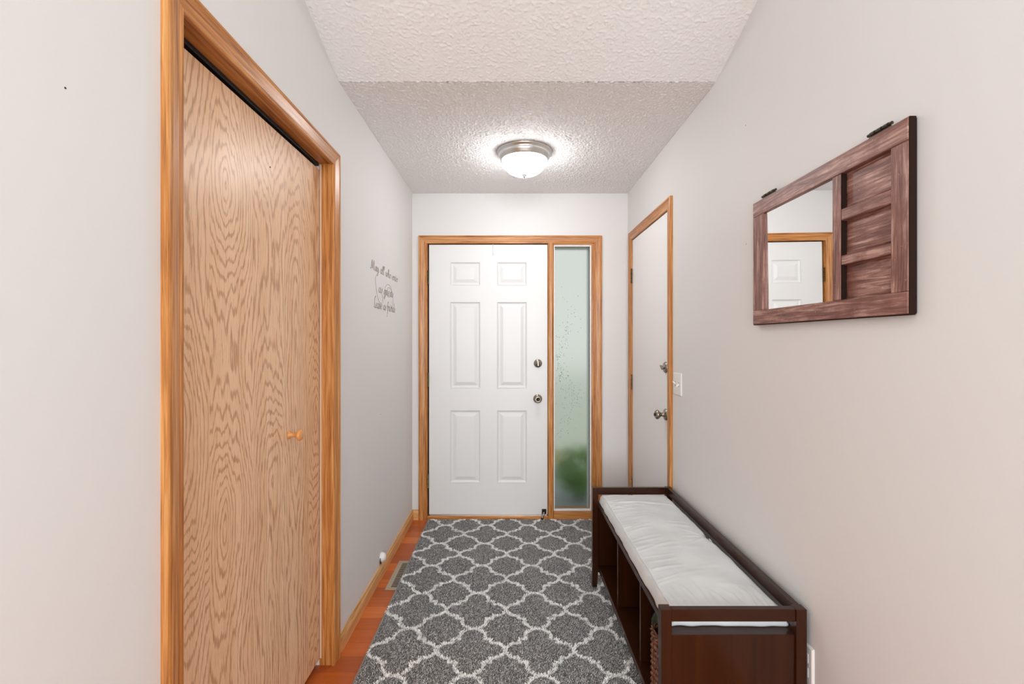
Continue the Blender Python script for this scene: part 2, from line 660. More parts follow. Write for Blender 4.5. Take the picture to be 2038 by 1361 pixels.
CEIL = thing('ceiling', (0.075, 2.4, ZC), 'white stippled ceiling, flat over the front door then sloping up', 'ceiling', kind='structure')
stp = 0.0036
xs = np.arange(XL - .004, XR + .008, stp)
for nm, ya, yb in (('flat_section', YK, YB + .01), ('sloped_section', 1.25, YK)):
    ys = np.arange(ya, yb + stp, stp)
    ys[-1] = yb
    X, Y = np.meshgrid(xs, ys)
    ny, nx = X.shape
    nz = smooth_noise(ny, nx, 1.35, 11 if nm[0] == 'f' else 12)
    n2_ = smooth_noise(ny, nx, 1.9, 21 if nm[0] == 'f' else 22)
    h = np.clip(nz - .5, 0, 1) * .0085 + np.clip(n2_ - .5, 0, 1) * .0050
    if nm[0] == 's':
        h *= 0.5
    Zb = np.where(Y >= YK, ZC, ZC + (YK - Y) * SLOPE)
    grid_mesh(nm, X, Y, Zb - h, MAT['ceiling'], CEIL)
# plasterboard above it, going on over the living room
y2 = LY - .12
prism('board', [(YB + .14, ZC + .003), (YK, ZC + .003), (1.25, ceil_z(1.25) + .003), (y2, ceil_z(y2) + .003), (y2, ceil_z(y2) + .1), (YK, ZC + .1), (YB + .14, ZC + .1)],
      'x', -3.52, 3.52, MAT['ceiling'], CEIL)

# floor: cherry laminate strips laid across the hall
FLOOR = thing('floor', (0.075, 1.5, -.012), 'reddish brown laminate floor of strips laid across the hall', 'floor', kind='structure')
box('subfloor', -3.52, 3.52, LY - .12, YB + .14, -.06, -.0102, MAT['backing'], FLOOR)
SW = .0945
row = 0
yy = YB + .05
protos = {}


def strip_proto(L):
    if L not in protos:
        bm = bmesh.new()
        add_box(bm, -L / 2, L / 2, -SW / 2 + .0003, SW / 2 - .0003, -.010, 0, .0006)
        me = bpy.data.meshes.new('plank')
        bm.to_mesh(me)
        bm.free()
        me.materials.append(MAT['floor'])
        protos[L] = me
    return protos[L]


while yy > -.2:
    x = XL - .10 - random.choice([.0, .17, .31, .46, .6])
    while x < XR + .1:
        L = random.choice([.42, .56, .7])
        o = bpy.data.objects.new('plank', strip_proto(L - .0006))
        COL.objects.link(o)
        o.parent = FLOOR
        o.location = Vector((x + L / 2, yy - SW / 2, 0)) - WLOC[FLOOR.name]
        x += L
    yy -= SW
yfl = yy
box('neutral_bounce_floor', -3.52, 3.52, LY - .12, yfl, -.010, 0, MAT['bounce_floor'], FLOOR)  # unseen pale floor added so its bounce leaves the ceiling neutral
box('closet_boards', -1.5, XL - .05, .7, 2.4, -.0098, -.001, MAT['floor'], FLOOR)

# closet interior and the space behind the right-hand door, so that no sky shows through the gaps
bm = bmesh.new()
add_box(bm, -1.50, -1.44, .67, 2.6, 0, 2.5)
add_box(bm, -1.44, XL - .12, .67, .73, 0, 2.5)
add_box(bm, -1.44, XL - .12, 2.54, 2.6, 0, 2.5)
add_box(bm, -1.50, XL - .12, .67, 2.6, 2.5, 2.56)
wall_label(bm_obj('wall_closet', bm, MAT['wall']), 'plain walls inside the closet behind the oak door')
wall_label(box('wall_garage', 1.10, 1.16, 2.3, 3.75, 0, 2.6, MAT['wall']), 'plain wall beyond the white flush door')


# ------------------------------------------------------------------ door casings (trim)
def door_trim(name, label, wall, plane, a0, a1, head, side_names=('side_casing', 'side_casing')):
    """casing round an opening; wall 'x+' = on left wall facing +x, 'x-' = right wall, 'y-' = end wall; a0/a1 inner edges"""
    if wall[0] == 'x':
        no = Vector((1, 0, 0)) if wall[1] == '+' else Vector((-1, 0, 0))
        P = lambda a, z: Vector((plane, a, z))
        A = Vector((0, 1, 0))
        hax = 'y'
    else:
        no = Vector((0, -1, 0))
        P = lambda a, z: Vector((a, plane, z))
        A = Vector((1, 0, 0))
        hax = 'x'
    t = thing(name, P((a0 + a1) / 2, 0), label, 'door trim', kind='structure')
    inner = head - CW
    sweep('side_casing', P(a0, 0.0), P(a0, inner), -A, no, CASING, 0, 1, OAK['z'], t)
    sweep('side_casing', P(a1, 0.0), P(a1, inner), A, no, CASING, 0, 1, OAK['z'], t)
    sweep('head_casing', P(a0, inner), P(a1, inner), Vector((0, 0, 1)), no, CASING, 1, 1, OAK[hax], t)
    return t


T1 = door_trim('trim_1', 'golden oak casing and jamb around the oak closet door', 'x+', XL, 1.058, 1.958, HEAD - .006)
T2 = door_trim('trim_2', 'golden oak casing and jamb around the white panelled front door and sidelight', 'y-', YB, -.624, .628, HEAD)
T3 = door_trim('trim_3', 'golden oak casing and jamb around the white flush door', 'x-', XR, 2.645, 3.440, HEAD)
ih = HEAD - CW
# closet jamb
ic = ih - .006
box('jamb', XL - .052, XL + .001, CY0, 1.053, 0, ic + .010, OAK['z'], T1)
box('jamb', XL - .052, XL + .001, 1.963, CY1 + .012, 0, ic + .010, OAK['z'], T1)
box('head_jamb', XL - .052, XL + .001, 1.053, 1.963, ic + .004, ic + .018, OAK['y'], T1)
box('pale_jamb_strip', XL - .0495, XL - .0425, 1.9595, 1.9635, .03, ic, MAT['pale_line'], T1, .0008)  # pale strip along the jamb's back edge
box('door_track', XL - .095, XL - .053, 1.053, 1.963, ic - .006, ic + .018, MAT['black'], T1, .002)
box('rear_jamb', XL - .12, XL - .100, CY1 - .001, CY1 + .012, 0, ic, OAK['z'], T1)
# front door jamb
box('jamb', FX0, -.618, YB - .001, YB + .139, 0, ih + .006, OAK['z'], T2)
box('jamb', .620, FX1, YB - .001, YB + .139, 0, ih + .006, OAK['z'], T2)
box('head_jamb', -.618, .620, YB - .001, YB + .139, ih + .002, OPZ, OAK['x'], T2)
sweep('mullion', (.284, YB - .012, .0), (.284, YB - .012, ih + .002), (1, 0, 0), (0, -1, 0),
      [(0, -.12), (0, .0), (.006, .006), (.014, .008), (.028, .008), (.036, .006), (.042, .0), (.042, -.12)], 0, 0, OAK['z'], T2)
box('door_stop', -.618, -.590, YB + .052, YB + .066, 0, ih, MAT['black'], T2)
box('door_stop', .262, .284, YB + .052, YB + .066, 0, ih, MAT['black'], T2)
box('door_stop', -.618, .284, YB + .052, YB + .066, ih - .02, ih + .002, MAT['black'], T2)
box('threshold', -.618, .284, YB - .020, YB + .12, 0, .030, OAK['x'], T2, .004)
box('sill', .326, .620, YB - .016, YB + .12, 0, .062, OAK['x'], T2, .003)
# right door jamb
box('jamb', XR - .001, XR + .119, RY0, 2.641, 0, ih + .006, OAK['z'], T3)
box('jamb', XR - .001, XR + .119, 3.444, RY1, 0, ih + .006, OAK['z'], T3)
box('head_jamb', XR - .001, XR + .119, 2.641, 3.444, ih + .002, OPZ, OAK['y'], T3)
box('door_stop', XR + .050, XR + .062, 2.641, 3.444, ih - .02, ih + .002, OAK['y'], T3)
box('door_stop', XR + .050, XR + .062, 2.641, 2.665, 0, ih, OAK['z'], T3)
box('door_stop', XR + .050, XR + .062, 3.420, 3.444, 0, ih, OAK['z'], T3)

# baseboards
BASE = [(0, 0), (0, .012), (.048, .012), (.056, .0105), (.064, .007), (.072, .006), (.075, .004), (.075, 0)]


def baseboard(name, label, p0, p1, normal, ax):
    o = sweep(name, p0, p1, (0, 0, 1), normal, BASE, 0, 0, GLARE_OAK[ax], None)
    return tag(o, label, 'baseboard', kind='structure')


baseboard('baseboard_left', 'golden oak baseboard between the closet casing and the end wall', (XL, 1.958 + CW, 0), (XL, YB, 0), (1, 0, 0), 'y')
baseboard('baseboard_back_left', 'short oak baseboard left of the front door casing', (XL, YB, 0), (-.624 - CW, YB, 0), (0, -1, 0), 'x')
baseboard('baseboard_back_right', 'short oak baseboard right of the sidelight casing', (.628 + CW, YB, 0), (XR, YB, 0), (0, -1, 0), 'x')
baseboard('baseboard_right', 'oak baseboard along the wall behind the bench', (XR, .18, 0), (XR, 2.645 - CW, 0), (-1, 0, 0), 'y')
baseboard('baseboard_left_near', 'oak baseboard on the wall before the closet door', (XL, .18, 0), (XL, 1.058 - CW, 0), (1, 0, 0), 'y')

# ------------------------------------------------------------------ closet door
DX = XL - .050                     # front face of the closet door
D1 = thing('door_1', (DX - .017, 1.508, .03), 'flush closet door in pale oak veneer with bold arched grain', 'door', kind='structure')
o = box('slab', DX - .034, DX, 1.057, 1.958, .028, 2.036, MAT['veneer'], D1, .0015)
k = lathe('knob', [(.0135, 0), (.0135, .003), (.009, .007), (.0078, .016), (.0085, .024), (.014, .029), (.0195, .034), (.0205, .039), (.017, .044), (.008, .0465), (.001, .047)],
          (DX, 1.690, 1.000), (1, 0, 0), MAT['knob_wood'], D1, seg=28)
k['label'] = 'small turned wooden knob'
lathe('nail_head', [(.003, 0), (.003, .001), (.001, .0015)], (DX, 1.556, EYE + .569), (1, 0, 0), MAT['black'], D1, seg=8)


# ------------------------------------------------------------------ hardware builders
def hinge(parent, pos, axis, hgt=.100):
    """knuckle and visible leaf edge; axis = direction away from the wall"""
    x, y, z = pos
    n = Vector(axis)
    h = lathe('hinge', [(.0055, -hgt / 2), (.0055, hgt / 2)], Vector(pos) + n * .003, (0, 0, 1), MAT['brass'], parent, seg=12)
    for q in (-.5, -.17, .17, .5):
        lathe('knuckle_ring', [(.0064, -.001), (.0064, .001)], Vector(pos) + n * .003 + Vector((0, 0, q * hgt)), (0, 0, 1), MAT['bronze'], h, seg=12)
    lathe('pin_head', [(.004, 0), (.0058, .002), (.004, .005), (.001, .006)], Vector(pos) + n * .003 + Vector((0, 0, hgt / 2)), (0, 0, 1), MAT['brass'], h, seg=12)
    return h


def door_knob(parent, pos, axis):
    k = lathe('knob', [(.0335, 0), (.0335, .003), (.030, .008), (.020, .011), (.012, .014), (.0105, .028), (.014, .033), (.022, .039), (.0265, .046), (.0265, .052), (.022, .059), (.013, .062), (.0125, .060), (.001, .060)],
              pos, axis, MAT['aged_nickel'], parent, seg=32)
    n = Vector(axis)
    tt = Vector(pos) + n * .060
    sd = n.cross(Vector((0, 0, 1)))
    bm = bmesh.new()
    c = tt + n * .004
    e = Vector((abs(n.x) * .005 + abs(sd.x) * .003, abs(n.y) * .005 + abs(sd.y) * .003, .008))
    add_box(bm, c.x - e.x, c.x + e.x, c.y - e.y, c.y + e.y, c.z - e.z, c.z + e.z, .0012)
    bm_obj('turn_button', bm, MAT['bronze'], k)
    return k


def deadbolt(parent, pos, axis, tilt):
    k = lathe('deadbolt', [(.0315, 0), (.0315, .004), (.027, .010), (.014, .012), (.0085, .014), (.0085, .018), (.001, .018)], pos, axis, MAT['aged_nickel'], parent, seg=32)
    n = Vector(axis)
    sd = n.cross(Vector((0, 0, 1))).normalized()
    u = (Vector((0, 0, 1)) * math.cos(tilt) + sd * math.sin(tilt))
    w = n.cross(u)
    c = Vector(pos) + n * .024
    vs = []
    for a, b, cc in ((-1, -.62, -1), (1, -.62, -1), (1, .62, -1), (-1, .62, -1), (-.55, -.9, 1), (.55, -.9, 1), (.55, .9, 1), (-.55, .9, 1)):
        vs.append(tuple(c + w * (a * .0045) + u * (b * .020) + n * (cc * .007)))
    mesh_obj('thumb_turn', vs, [(0, 3, 2, 1), (4, 5, 6, 7), (0, 1, 5, 4), (1, 2, 6, 5), (2, 3, 7, 6), (3, 0, 4, 7)], MAT['aged_nickel'], k)
    return k


# ------------------------------------------------------------------ front door with six panels
FYF = YB + .004                    # its face
D2 = thing('door_2', (-.162, FYF, .04), 'white six panel front door between oak jambs', 'door', kind='structure')
dx0, dx1, dz0, dz1 = -.606, .2805, .038, 2.057
PX = [(-.449, -.221), (-.099, .128)]
PZ = [(.271, .819), (.980, 1.631), (1.750, 1.928)]
bm = bmesh.new()
xc = [dx0, PX[0][0], PX[0][1], PX[1][0], PX[1][1], dx1]
zc = [dz0, PZ[0][0], PZ[0][1], PZ[1][0], PZ[1][1], PZ[2][0], PZ[2][1], dz1]
gv = {}
for i, x in enumerate(xc):
    for j, z in enumerate(zc):
        gv[i, j] = bm.verts.new((x, FYF, z))
for i in range(5):
    for j in range(7):
        if i in (1, 3) and j in (1, 3, 5):
            continue
        bm.faces.new([gv[i, j], gv[i + 1, j], gv[i + 1, j + 1], gv[i, j + 1]])
bv = [bm.verts.new((x, FYF + .044, z)) for x, z in ((dx0, dz0), (dx1, dz0), (dx1, dz1), (dx0, dz1))]
bm.faces.new(bv[::-1])
for i in range(5):
    pass
bot = [gv[i, 0] for i in range(6)]
top = [gv[i, 7] for i in range(6)]
lef = [gv[0, j] for j in range(8)]
rig = [gv[5, j] for j in range(8)]
bm.faces.new(bot[::-1] + [bv[0], bv[1]])
bm.faces.new(top + [bv[2], bv[3]])
bm.faces.new(lef + [bv[3], bv[0]])
bm.faces.new(rig[::-1] + [bv[1], bv[2]])
SLAB2 = bm_obj('slab', bm, MAT['white_paint'], D2, fix=False)


def door_panel(x0, x1, z0, z1):
    loops = [(0, 0), (.004, -.0015), (.010, .006), (.017, .0085), (.024, .0085), (.026, .0075), (.046, .0015), (.049, .0010)]
    vs, fs = [], []
    for ins, dep in loops:
        vs += [(x0 + ins, FYF + dep, z0 + ins), (x1 - ins, FYF + dep, z0 + ins), (x1 - ins, FYF + dep, z1 - ins), (x0 + ins, FYF + dep, z1 - ins)]
    for j in range(len(loops) - 1):
        for i in range(4):
            q = (i + 1) % 4
            fs.append((4 * j + i, 4 * j + q, 4 * j + 4 + q, 4 * j + 4 + i))
    b = 4 * (len(loops) - 1)
    fs.append((b, b + 1, b + 2, b + 3))
    return mesh_obj('panel', vs, fs, MAT['white_paint'], D2)


for x0, x1 in PX:
    for z0, z1 in PZ:
        door_panel(x0, x1, z0, z1)
box('sweep_strip', dx0 + .004, dx1 - .004, FYF + .002, FYF + .03, .030, .040, MAT['nickel'], D2)
door_knob(D2, (.2075, FYF, .903), (0, -1, 0))
deadbolt(D2, (.209, FYF, 1.168), (0, -1, 0), 0.06)
for z in (1.808, 1.045, .287):
    hinge(D2, (-.613, YB - .004, z), (0, -1, 0))
# over-the-door wreath hook
hx = -.127
hk = tube('wreath_hook', [(hx, FYF - .003, 2.062), (hx, FYF - .003, 2.02), (hx, FYF - .003, 1.985), (hx + .001, FYF - .010, 1.9775), (hx + .004, FYF - .017, 1.979), (hx + .007, FYF - .022, 1.988)], .0028, MAT['white_plastic'])
tag(hk, 'thin white wreath hook hanging over the top of the front door', 'hook')

# kick-down door holder at the foot of the front door
K = thing('door_holder', (.254, FYF - .012, .045), 'dark bronze kick down holder at the foot of the front door', 'door holder')
box('plate', .238, .272, FYF - .006, FYF, .040, .078, MAT['bronze'], K, .002)
tube('arm', [(.256, FYF - .012, .062), (.250, FYF - .026, .045), (.243, FYF - .040, .032), (.238, FYF - .050, .024)], .007, MAT['aged_nickel'], K, seg=10)
lathe('pivot', [(.011, -.012), (.011, .012)], (.256, FYF - .012, .064), (1, 0, 0), MAT['bronze'], K, seg=14)
lathe('rubber_foot', [(.0085, 0), (.009, .010), (.006, .014)], (.238, FYF - .050, .028), (-.1, -.4, -1), MAT['black'], K, seg=14)

# ------------------------------------------------------------------ sidelight window
W1 = thing('window_1', (.473, YB, .062), 'tall narrow sidelight of frosted glass beside the front door', 'window', kind='structure')
sx0, sx1, sz0, sz1 = .326, .620, .062, 2.066
GY = YB + .030
wp = MAT['bright_white']


def stop(name, x0, x1, z0, z1):
    box(name, x0, x1, YB + .004, GY + .004, z0, z1, wp, W1, .002)


stop('glazing_bead', sx0, sx0 + .010, sz0, sz1 - .010)
stop('glazing_bead', sx1 - .020, sx1 - .010, sz0, sz1 - .010)
stop('glazing_bead', sx0 + .010, sx1 - .020, sz0, sz0 + .011)
stop('glazing_bead', sx0 + .010, sx1 - .020, sz1 - .022, sz1 - .010)
box('oak_stop', sx1 - .010, sx1, YB - .004, GY + .01, sz0, sz1, OAK['z'], W1)
box('oak_stop', sx0, sx1 - .010, YB - .004, GY + .01, sz1 - .010, sz1, OAK['x'], W1)
box('outer_frame', sx0, sx0 + .012, GY + .010, YB + .139, sz0, sz1, wp, W1)
box('outer_frame', sx1 - .022, sx1, GY + .010, YB + .139, sz0, sz1, wp, W1)
box('outer_frame', sx0 + .012, sx1 - .022, GY + .010, YB + .139, sz1 - .022, sz1, wp, W1)
pane = box('pane', sx0 + .004, sx1 - .014, GY + .004, GY + .010, sz0 + .004, sz1 - .012, MAT['glass'], W1)
pane['label'] = 'frosted pane with a leaf fleck film'
# leaf-shaped flecks of the film
vs, fs = [], []
rr = random.Random(5)
for i in range(210):
    while True:
        z = rr.gauss(1.08, .21) if i < 150 else rr.uniform(.55, 1.75)
        cx = .405 + .06 * math.sin(z * 9) + rr.gauss(0, .045)
        if sx0 + .02 < cx < sx1 - .035 and .5 < z < 1.8:
            break
    a = rr.uniform(0, math.pi)
    L, w = rr.uniform(.005, .0095), rr.uniform(.0016, .0030)
    b = len(vs)
    for t_, q in ((-1, 0), (-.4, .9), (.3, 1), (1, 0), (.3, -1), (-.4, -.9)):
        vs.append((cx + L * t_ * math.cos(a) - w * q * math.sin(a), GY + .0035, z + L * t_ * math.sin(a) + w * q * math.cos(a)))
    fs.append(tuple(range(b, b + 6)))
o = mesh_obj('leaf_flecks', vs, fs, MAT['fleck'], pane)
o['kind'] = 'stuff'

# ------------------------------------------------------------------ white flush door on the right
D3 = thing('door_3', (XR + .02, 3.04, .03), 'plain white flush door in the wall beyond the bench', 'door', kind='structure')
box('slab', XR + .001, XR + .045, 2.6445, 3.4405, .010, 2.0605, MAT['bright_white'], D3, .0015)
door_knob(D3, (XR + .001, 2.702, .918), (-1, 0, 0))
deadbolt(D3, (XR + .001, 2.702, 1.185), (-1, 0, 0), 0.9)
for z in (1.803, 1.04, .29):
    hinge(D3, (XR - .004, 3.440, z), (-1, 0, 0))
box('latch_plate', XR - .0015, XR + .001, 2.6455, 2.660, .870, .965, MAT['nickel'], D3, .0005)

# ------------------------------------------------------------------ switch plate and outlet
S = thing('light_switch', (XR, 2.504, 1.108), 'white double toggle light switch plate beside the flush door', 'light switch')


def plate(nm, y0, y1, z0, z1, parent):
    prof = [(0, 0), (0, .002), (.004, .006)]
    vs = []
    for ins, h in prof:
        vs += [(XR - h, y0 + ins, z0 + ins), (XR - h, y1 - ins, z0 + ins), (XR - h, y1 - ins, z1 - ins), (XR - h, y0 + ins, z1 - ins)]
    fs = [(4 * j + i, 4 * j + (i + 1) % 4, 4 * j + 4 + (i + 1) % 4, 4 * j + 4 + i) for j in range(2) for i in range(4)] + [(8, 9, 10, 11)]
    return mesh_obj(nm, vs, fs, MAT['white_plastic'], parent)


PL = plate('cover_plate', 2.447, 2.561, 1.050, 1.167, S)
for yc, up in ((2.530, 1), (2.479, -1)):
    tz = 1.1085
    box('toggle_slot', XR - .0068, XR - .0055, yc - .0055, yc + .0055, tz - .0125, tz + .0125, MAT['vent'], PL, .0004)
    vs = [(XR - .006, yc - .0045, tz - .006), (XR - .006, yc + .0045, tz - .006), (XR - .006, yc + .0045, tz + .006), (XR - .006, yc - .0045, tz + .006)]
    vs += [(XR - .020, yc - .0035, tz + up * .011 - .003), (XR - .020, yc + .0035, tz + up * .011 - .003), (XR - .020, yc + .0035, tz + up * .011 + .003), (XR - .020, yc - .0035, tz + up * .011 + .003)]
    mesh_obj('toggle', vs, [(0, 1, 2, 3), (4, 7, 6, 5), (0, 4, 5, 1), (1, 5, 6, 2), (2, 6, 7, 3), (3, 7, 4, 0)], MAT['white_plastic'], S)
    for dz in (-.030, .030):
        lathe('screw', [(.0028, 0), (.0028, .0008), (.001, .0012)], (XR - .006, yc, tz + dz), (-1, 0, 0), MAT['white_plastic'], PL, seg=10)

O = thing('wall_outlet', (XR, 1.418, .378), 'white outlet cover on the wall behind the bench leg', 'outlet')
OP = plate('cover_plate', 1.383, 1.453, .320, .437, O)
for z in (.358, .399):
    box('socket', XR - .0075, XR - .0055, 1.401, 1.435, z - .014, z + .014, MAT['white_plastic'], OP, .001)

# ------------------------------------------------------------------ ceiling lamp
LPX, LPY = .084, 2.790
L = thing('ceiling_lamp', (LPX, LPY, ZC), 'flush ceiling lamp with glowing opal bowl in a brushed nickel ring', 'ceiling lamp')
c = (LPX, LPY, ZC + .001)
lathe('ring', [(.158, 0), (.161, .004), (.159, .011), (.152, .016), (.148, .024), (.150, .028), (.145, .038), (.139, .050), (.136, .056), (.131, .056), (.128, .048), (.02, .046)], c, (0, 0, -1), MAT['nickel'], L, seg=72)
dome = []
for i in range(15):
    a = i / 14 * math.pi / 2
    dome.append((.1295 * math.cos(a) ** .72 if i < 14 else .001, .048 + .092 * math.sin(a) ** 1.05))
d = lathe('glass_bowl', dome, c, (0, 0, -1), MAT['dome'], L, seg=56)
d['label'] = 'glowing white glass bowl'
lathe('finial', [(.014, .134), (.0160, .1385), (.013, .142), (.0085, .1445), (.0095, .148), (.0070, .152), (.003, .155), (.0008, .157)], c, (0, 0, -1), MAT['nickel'], L, seg=24)

# ------------------------------------------------------------------ framed mirror made from an old cabinet door
MY0, MY1, MZ0, MZ1 = 1.033, 1.692, EYE + .0605, EYE + .488
MXF, MXB = .861, .878               # front and back of the frame
M = thing('framed_mirror', (.870, 1.36, MZ0), 'wall mirror set in an old reddish wooden door frame with three panels', 'mirror')


def frame_bar(name, y0, y1, z0, z1, ax, xf=MXF):
    return box(name, xf, MXB, y0, y1, z0, z1, DISTR[ax], M, .0018)


iz0, iz1 = EYE + .109, EYE + .4375
frame_bar('top_rail', MY0, MY1, iz1, MZ1, 'y')
frame_bar('bottom_rail', MY0, MY1, MZ0, iz0, 'y')
frame_bar('stile', 1.622, MY1, iz0, iz1, 'z')
frame_bar('stile', MY0, 1.081, iz0, iz1, 'z', MXF + .0006)
frame_bar('mid_stile', 1.243, 1.276, iz0, iz1, 'z')
for z0, z1 in ((.314, .345), (.199, .224)):
    frame_bar('cross_rail', 1.081, 1.243, EYE + z0, EYE + z1, 'y', MXF + .001)
for z0, z1 in ((.345, .4375), (.224, .314), (.109, .199)):
    # raised wooden panel, set back in its opening
    y0, y1, a, b = 1.081, 1.243, EYE + z0, EYE + z1
    vs, fs = [], []
    for ins, x in ((0, MXF + .0160), (.003, MXF + .0160), (.008, MXF + .0140), (.009, MXF + .0140)):
        vs += [(x, y0 + ins, a + ins), (x, y1 - ins, a + ins), (x, y1 - ins, b - ins), (x, y0 + ins, b - ins)]
    for j in range(3):
        for i in range(4):
            fs.append((4 * j + i, 4 * j + (i + 1) % 4, 4 * j + 4 + (i + 1) % 4, 4 * j + 4 + i))
    fs.append((12, 13, 14, 15))
    mesh_obj('panel', vs, fs, DISTR['y'], M)
bk = box('backing_board', MXB - .0005, XR - .0005, MY0 + .0, MY1 - .006, MZ0 + .002, MZ1 - .002, MAT['dark_edge'], M, .001)
box('edge_strip', MXF + .002, MXB, MY0 - .0025, MY0 + .0003, MZ0, MZ1, MAT['dark_edge'], M, .0005)
box('edge_strip', MXF + .002, MXB, MY0, MY1, MZ0 - .0022, MZ0 + .0003, MAT['dark_edge'], M, .0005)
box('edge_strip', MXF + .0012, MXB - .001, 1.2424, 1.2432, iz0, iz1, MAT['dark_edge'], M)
# the glass leans a little (top towards the hall)
gx, tl = MXF + .0085, math.tan(.008)
gz = (iz0 + iz1) / 2
vs = [(gx - (z - gz) * tl, y, z) for y, z in ((1.276, iz0), (1.622, iz0), (1.622, iz1), (1.276, iz1))]
vs += [(MXB - .001, y, z) for y, z in ((1.276, iz0), (1.622, iz0), (1.622, iz1), (1.276, iz1))]
g_ = mesh_obj('mirror_glass', vs, [(0, 1, 2, 3), (7, 6, 5, 4), (0, 4, 5, 1), (1, 5, 6, 2), (2, 6, 7, 3), (3, 7, 4, 0)], MAT['mirror'], M)
for y0, y1 in ((1.083, 1.150), (1.556, 1.634)):
    h = box('old_hinge', MXF + .003, MXF + .013, y0, y1, MZ1 - .001, MZ1 + .0035, MAT['bronze'], M, .001)
    tube('hinge_pin', [(MXF + .004, y0 - .003, MZ1 + .008), (MXF + .004, y1 + .003, MZ1 + .008)], .0038, MAT['bronze'], h, seg=10)
    for q in (.2, .5, .8):
        lathe('knuckle', [(.005, -.007), (.005, .007)], (MXF + .004, y0 + (y1 - y0) * q, MZ1 + .008), (0, 1, 0), MAT['bronze'], h, seg=10)

# ------------------------------------------------------------------ wall lettering
GLY = {
    'a': (.50, [[(.38, .42), (.2, .5), (.05, .3), (.08, .05), (.2, 0), (.35, .2), (.4, .48)], [(.4, .48), (.36, .1), (.42, 0), (.52, .08)]]),
    'e': (.42, [[(.06, .24), (.3, .3), (.34, .44), (.22, .5), (.06, .35), (.06, .12), (.18, 0), (.34, .08), (.42, .16)]]),
    'l': (.28, [[(.05, .3), (.25, .8), (.2, 1), (.1, .85), (.1, .15), (.18, 0), (.3, .08)]]),
    'w': (.68, [[(.02, .42), (.1, .5), (.1, .15), (.18, 0), (.3, .12), (.34, .48)], [(.34, .48), (.34, .12), (.42, 0), (.56, .15), (.6, .45), (.68, .45)]]),
    'h': (.46, [[(0, .3), (.2, .8), (.16, 1), (.07, .85), (.07, .4), (.07, 0)], [(.07, .25), (.2, .48), (.32, .45), (.32, .1), (.38, 0), (.48, .08)]]),
    'o': (.44, [[(.2, .5), (.05, .35), (.06, .08), (.2, 0), (.36, .15), (.35, .4), (.2, .5), (.3, .42), (.45, .44)]]),
    'n': (.48, [[(.03, .4), (.1, .5), (.1, .2), (.1, 0)], [(.1, .3), (.25, .5), (.34, .4), (.33, .1), (.4, 0), (.48, .06)]]),
    't': (.30, [[(.12, .75), (.1, .12), (.18, 0), (.3, .08)], [(0, .5), (.26, .52)]]),
    'r': (.34, [[(.03, .4), (.1, .5), (.1, .2), (.1, 0)], [(.1, .3), (.22, .48), (.32, .47)]]),
    's': (.32, [[(.02, .1), (.2, .4), (.22, .5), (.26, .3), (.24, .05), (.12, 0), (.02, .06)]]),
    'g': (.48, [[(.38, .42), (.2, .5), (.05, .3), (.08, .05), (.2, 0), (.35, .2), (.4, .48)], [(.4, .48), (.38, -.2), (.25, -.42), (.08, -.35), (.15, -.2), (.5, .05)]]),
    'u': (.52, [[(.03, .42), (.1, .5), (.08, .12), (.18, 0), (.34, .2), (.36, .5)], [(.36, .5), (.36, .1), (.44, 0), (.52, .08)]]),
    'v': (.44, [[(.02, .42), (.1, .5), (.14, .1), (.2, 0), (.34, .25), (.36, .48), (.46, .45)]]),
    'f': (.30, [[(.36, .88), (.26, 1), (.16, .8), (.14, -.3), (.04, -.62), (-.04, -.55)], [(0, .48), (.3, .5)]]),
    'i': (.25, [[(.03, .4), (.1, .5), (.1, .1), (.17, 0), (.27, .08)], [(.12, .68), (.13, .74)]]),
    'd': (.52, [[(.38, .42), (.2, .5), (.05, .3), (.08, .05), (.2, 0), (.35, .2), (.4, .45)], [(.46, 1.05), (.42, .6), (.38, .1), (.44, 0), (.52, .08)]]),
    'M': (.95, [[(-.04, .1), (.02, 0), (.12, .2), (.24, 1)], [(.24, 1), (.33, .5), (.42, .08)], [(.42, .08), (.55, .55), (.68, 1)], [(.68, 1), (.70, .4), (.74, .06), (.84, 0), (.94, .1)]]),
    'y': (.48, [[(.03, .42), (.1, .5), (.1, .15), (.18, .03), (.32, .2), (.36, .5)], [(.36, .5), (.34, -.25), (.2, -.45), (.06, -.35), (.2, -.15), (.5, .06)]]),
    'L': (.40, [[(.34, 1.05), (.24, 1.15), (.12, 1.0), (.1, .6), (.1, .15), (.04, .02), (.18, .05), (.34, 0), (.44, .1)]]),
}


def catmull(p, n=7):
    p = [Vector((*q, 0)) for q in p]
    if len(p) == 2:
        return p
    q = [p[0] * 2 - p[1]] + p + [p[-1] * 2 - p[-2]]
    out = []
    for i in range(1, len(q) - 2):
        for k in range(n):
            t = k / n
            a, b, c, d = q[i - 1], q[i], q[i + 1], q[i + 2]
            out.append(0.5 * ((2 * b) + (c - a) * t + (2 * a - 5 * b + 4 * c - d) * t * t + (3 * b - a - 3 * c + d) * t ** 3))
    out.append(p[-1])
    return out


def ribbon(vs, fs, pts, wmin, wmax):
    """calligraphic stroke in (y, z) on the left wall"""
    n = len(pts)
    base = len(vs)
    for i, p in enumerate(pts):
        d = (pts[min(i + 1, n - 1)] - pts[max(i - 1, 0)])
        if d.length < 1e-9:
            d = Vector((0, 1, 0))
        d.normalize()
        nn = Vector((-d.y, d.x, 0))
        w = wmin + (wmax - wmin) * abs(d.dot(Vector((.35, -.94, 0)))) ** 1.5
        for s in (-1, 1):
            q = p + nn * (w / 2 * s)
            vs.append((XL + .0012, q.x, q.y))
    for i in range(n - 1):
        b = base + 2 * i
        fs.append((b, b + 2, b + 3, b + 1))


TX = thing('wall_lettering', (XL, 2.8, 1.62), 'script wall decal about guests and friends beside the front door', 'wall decal')


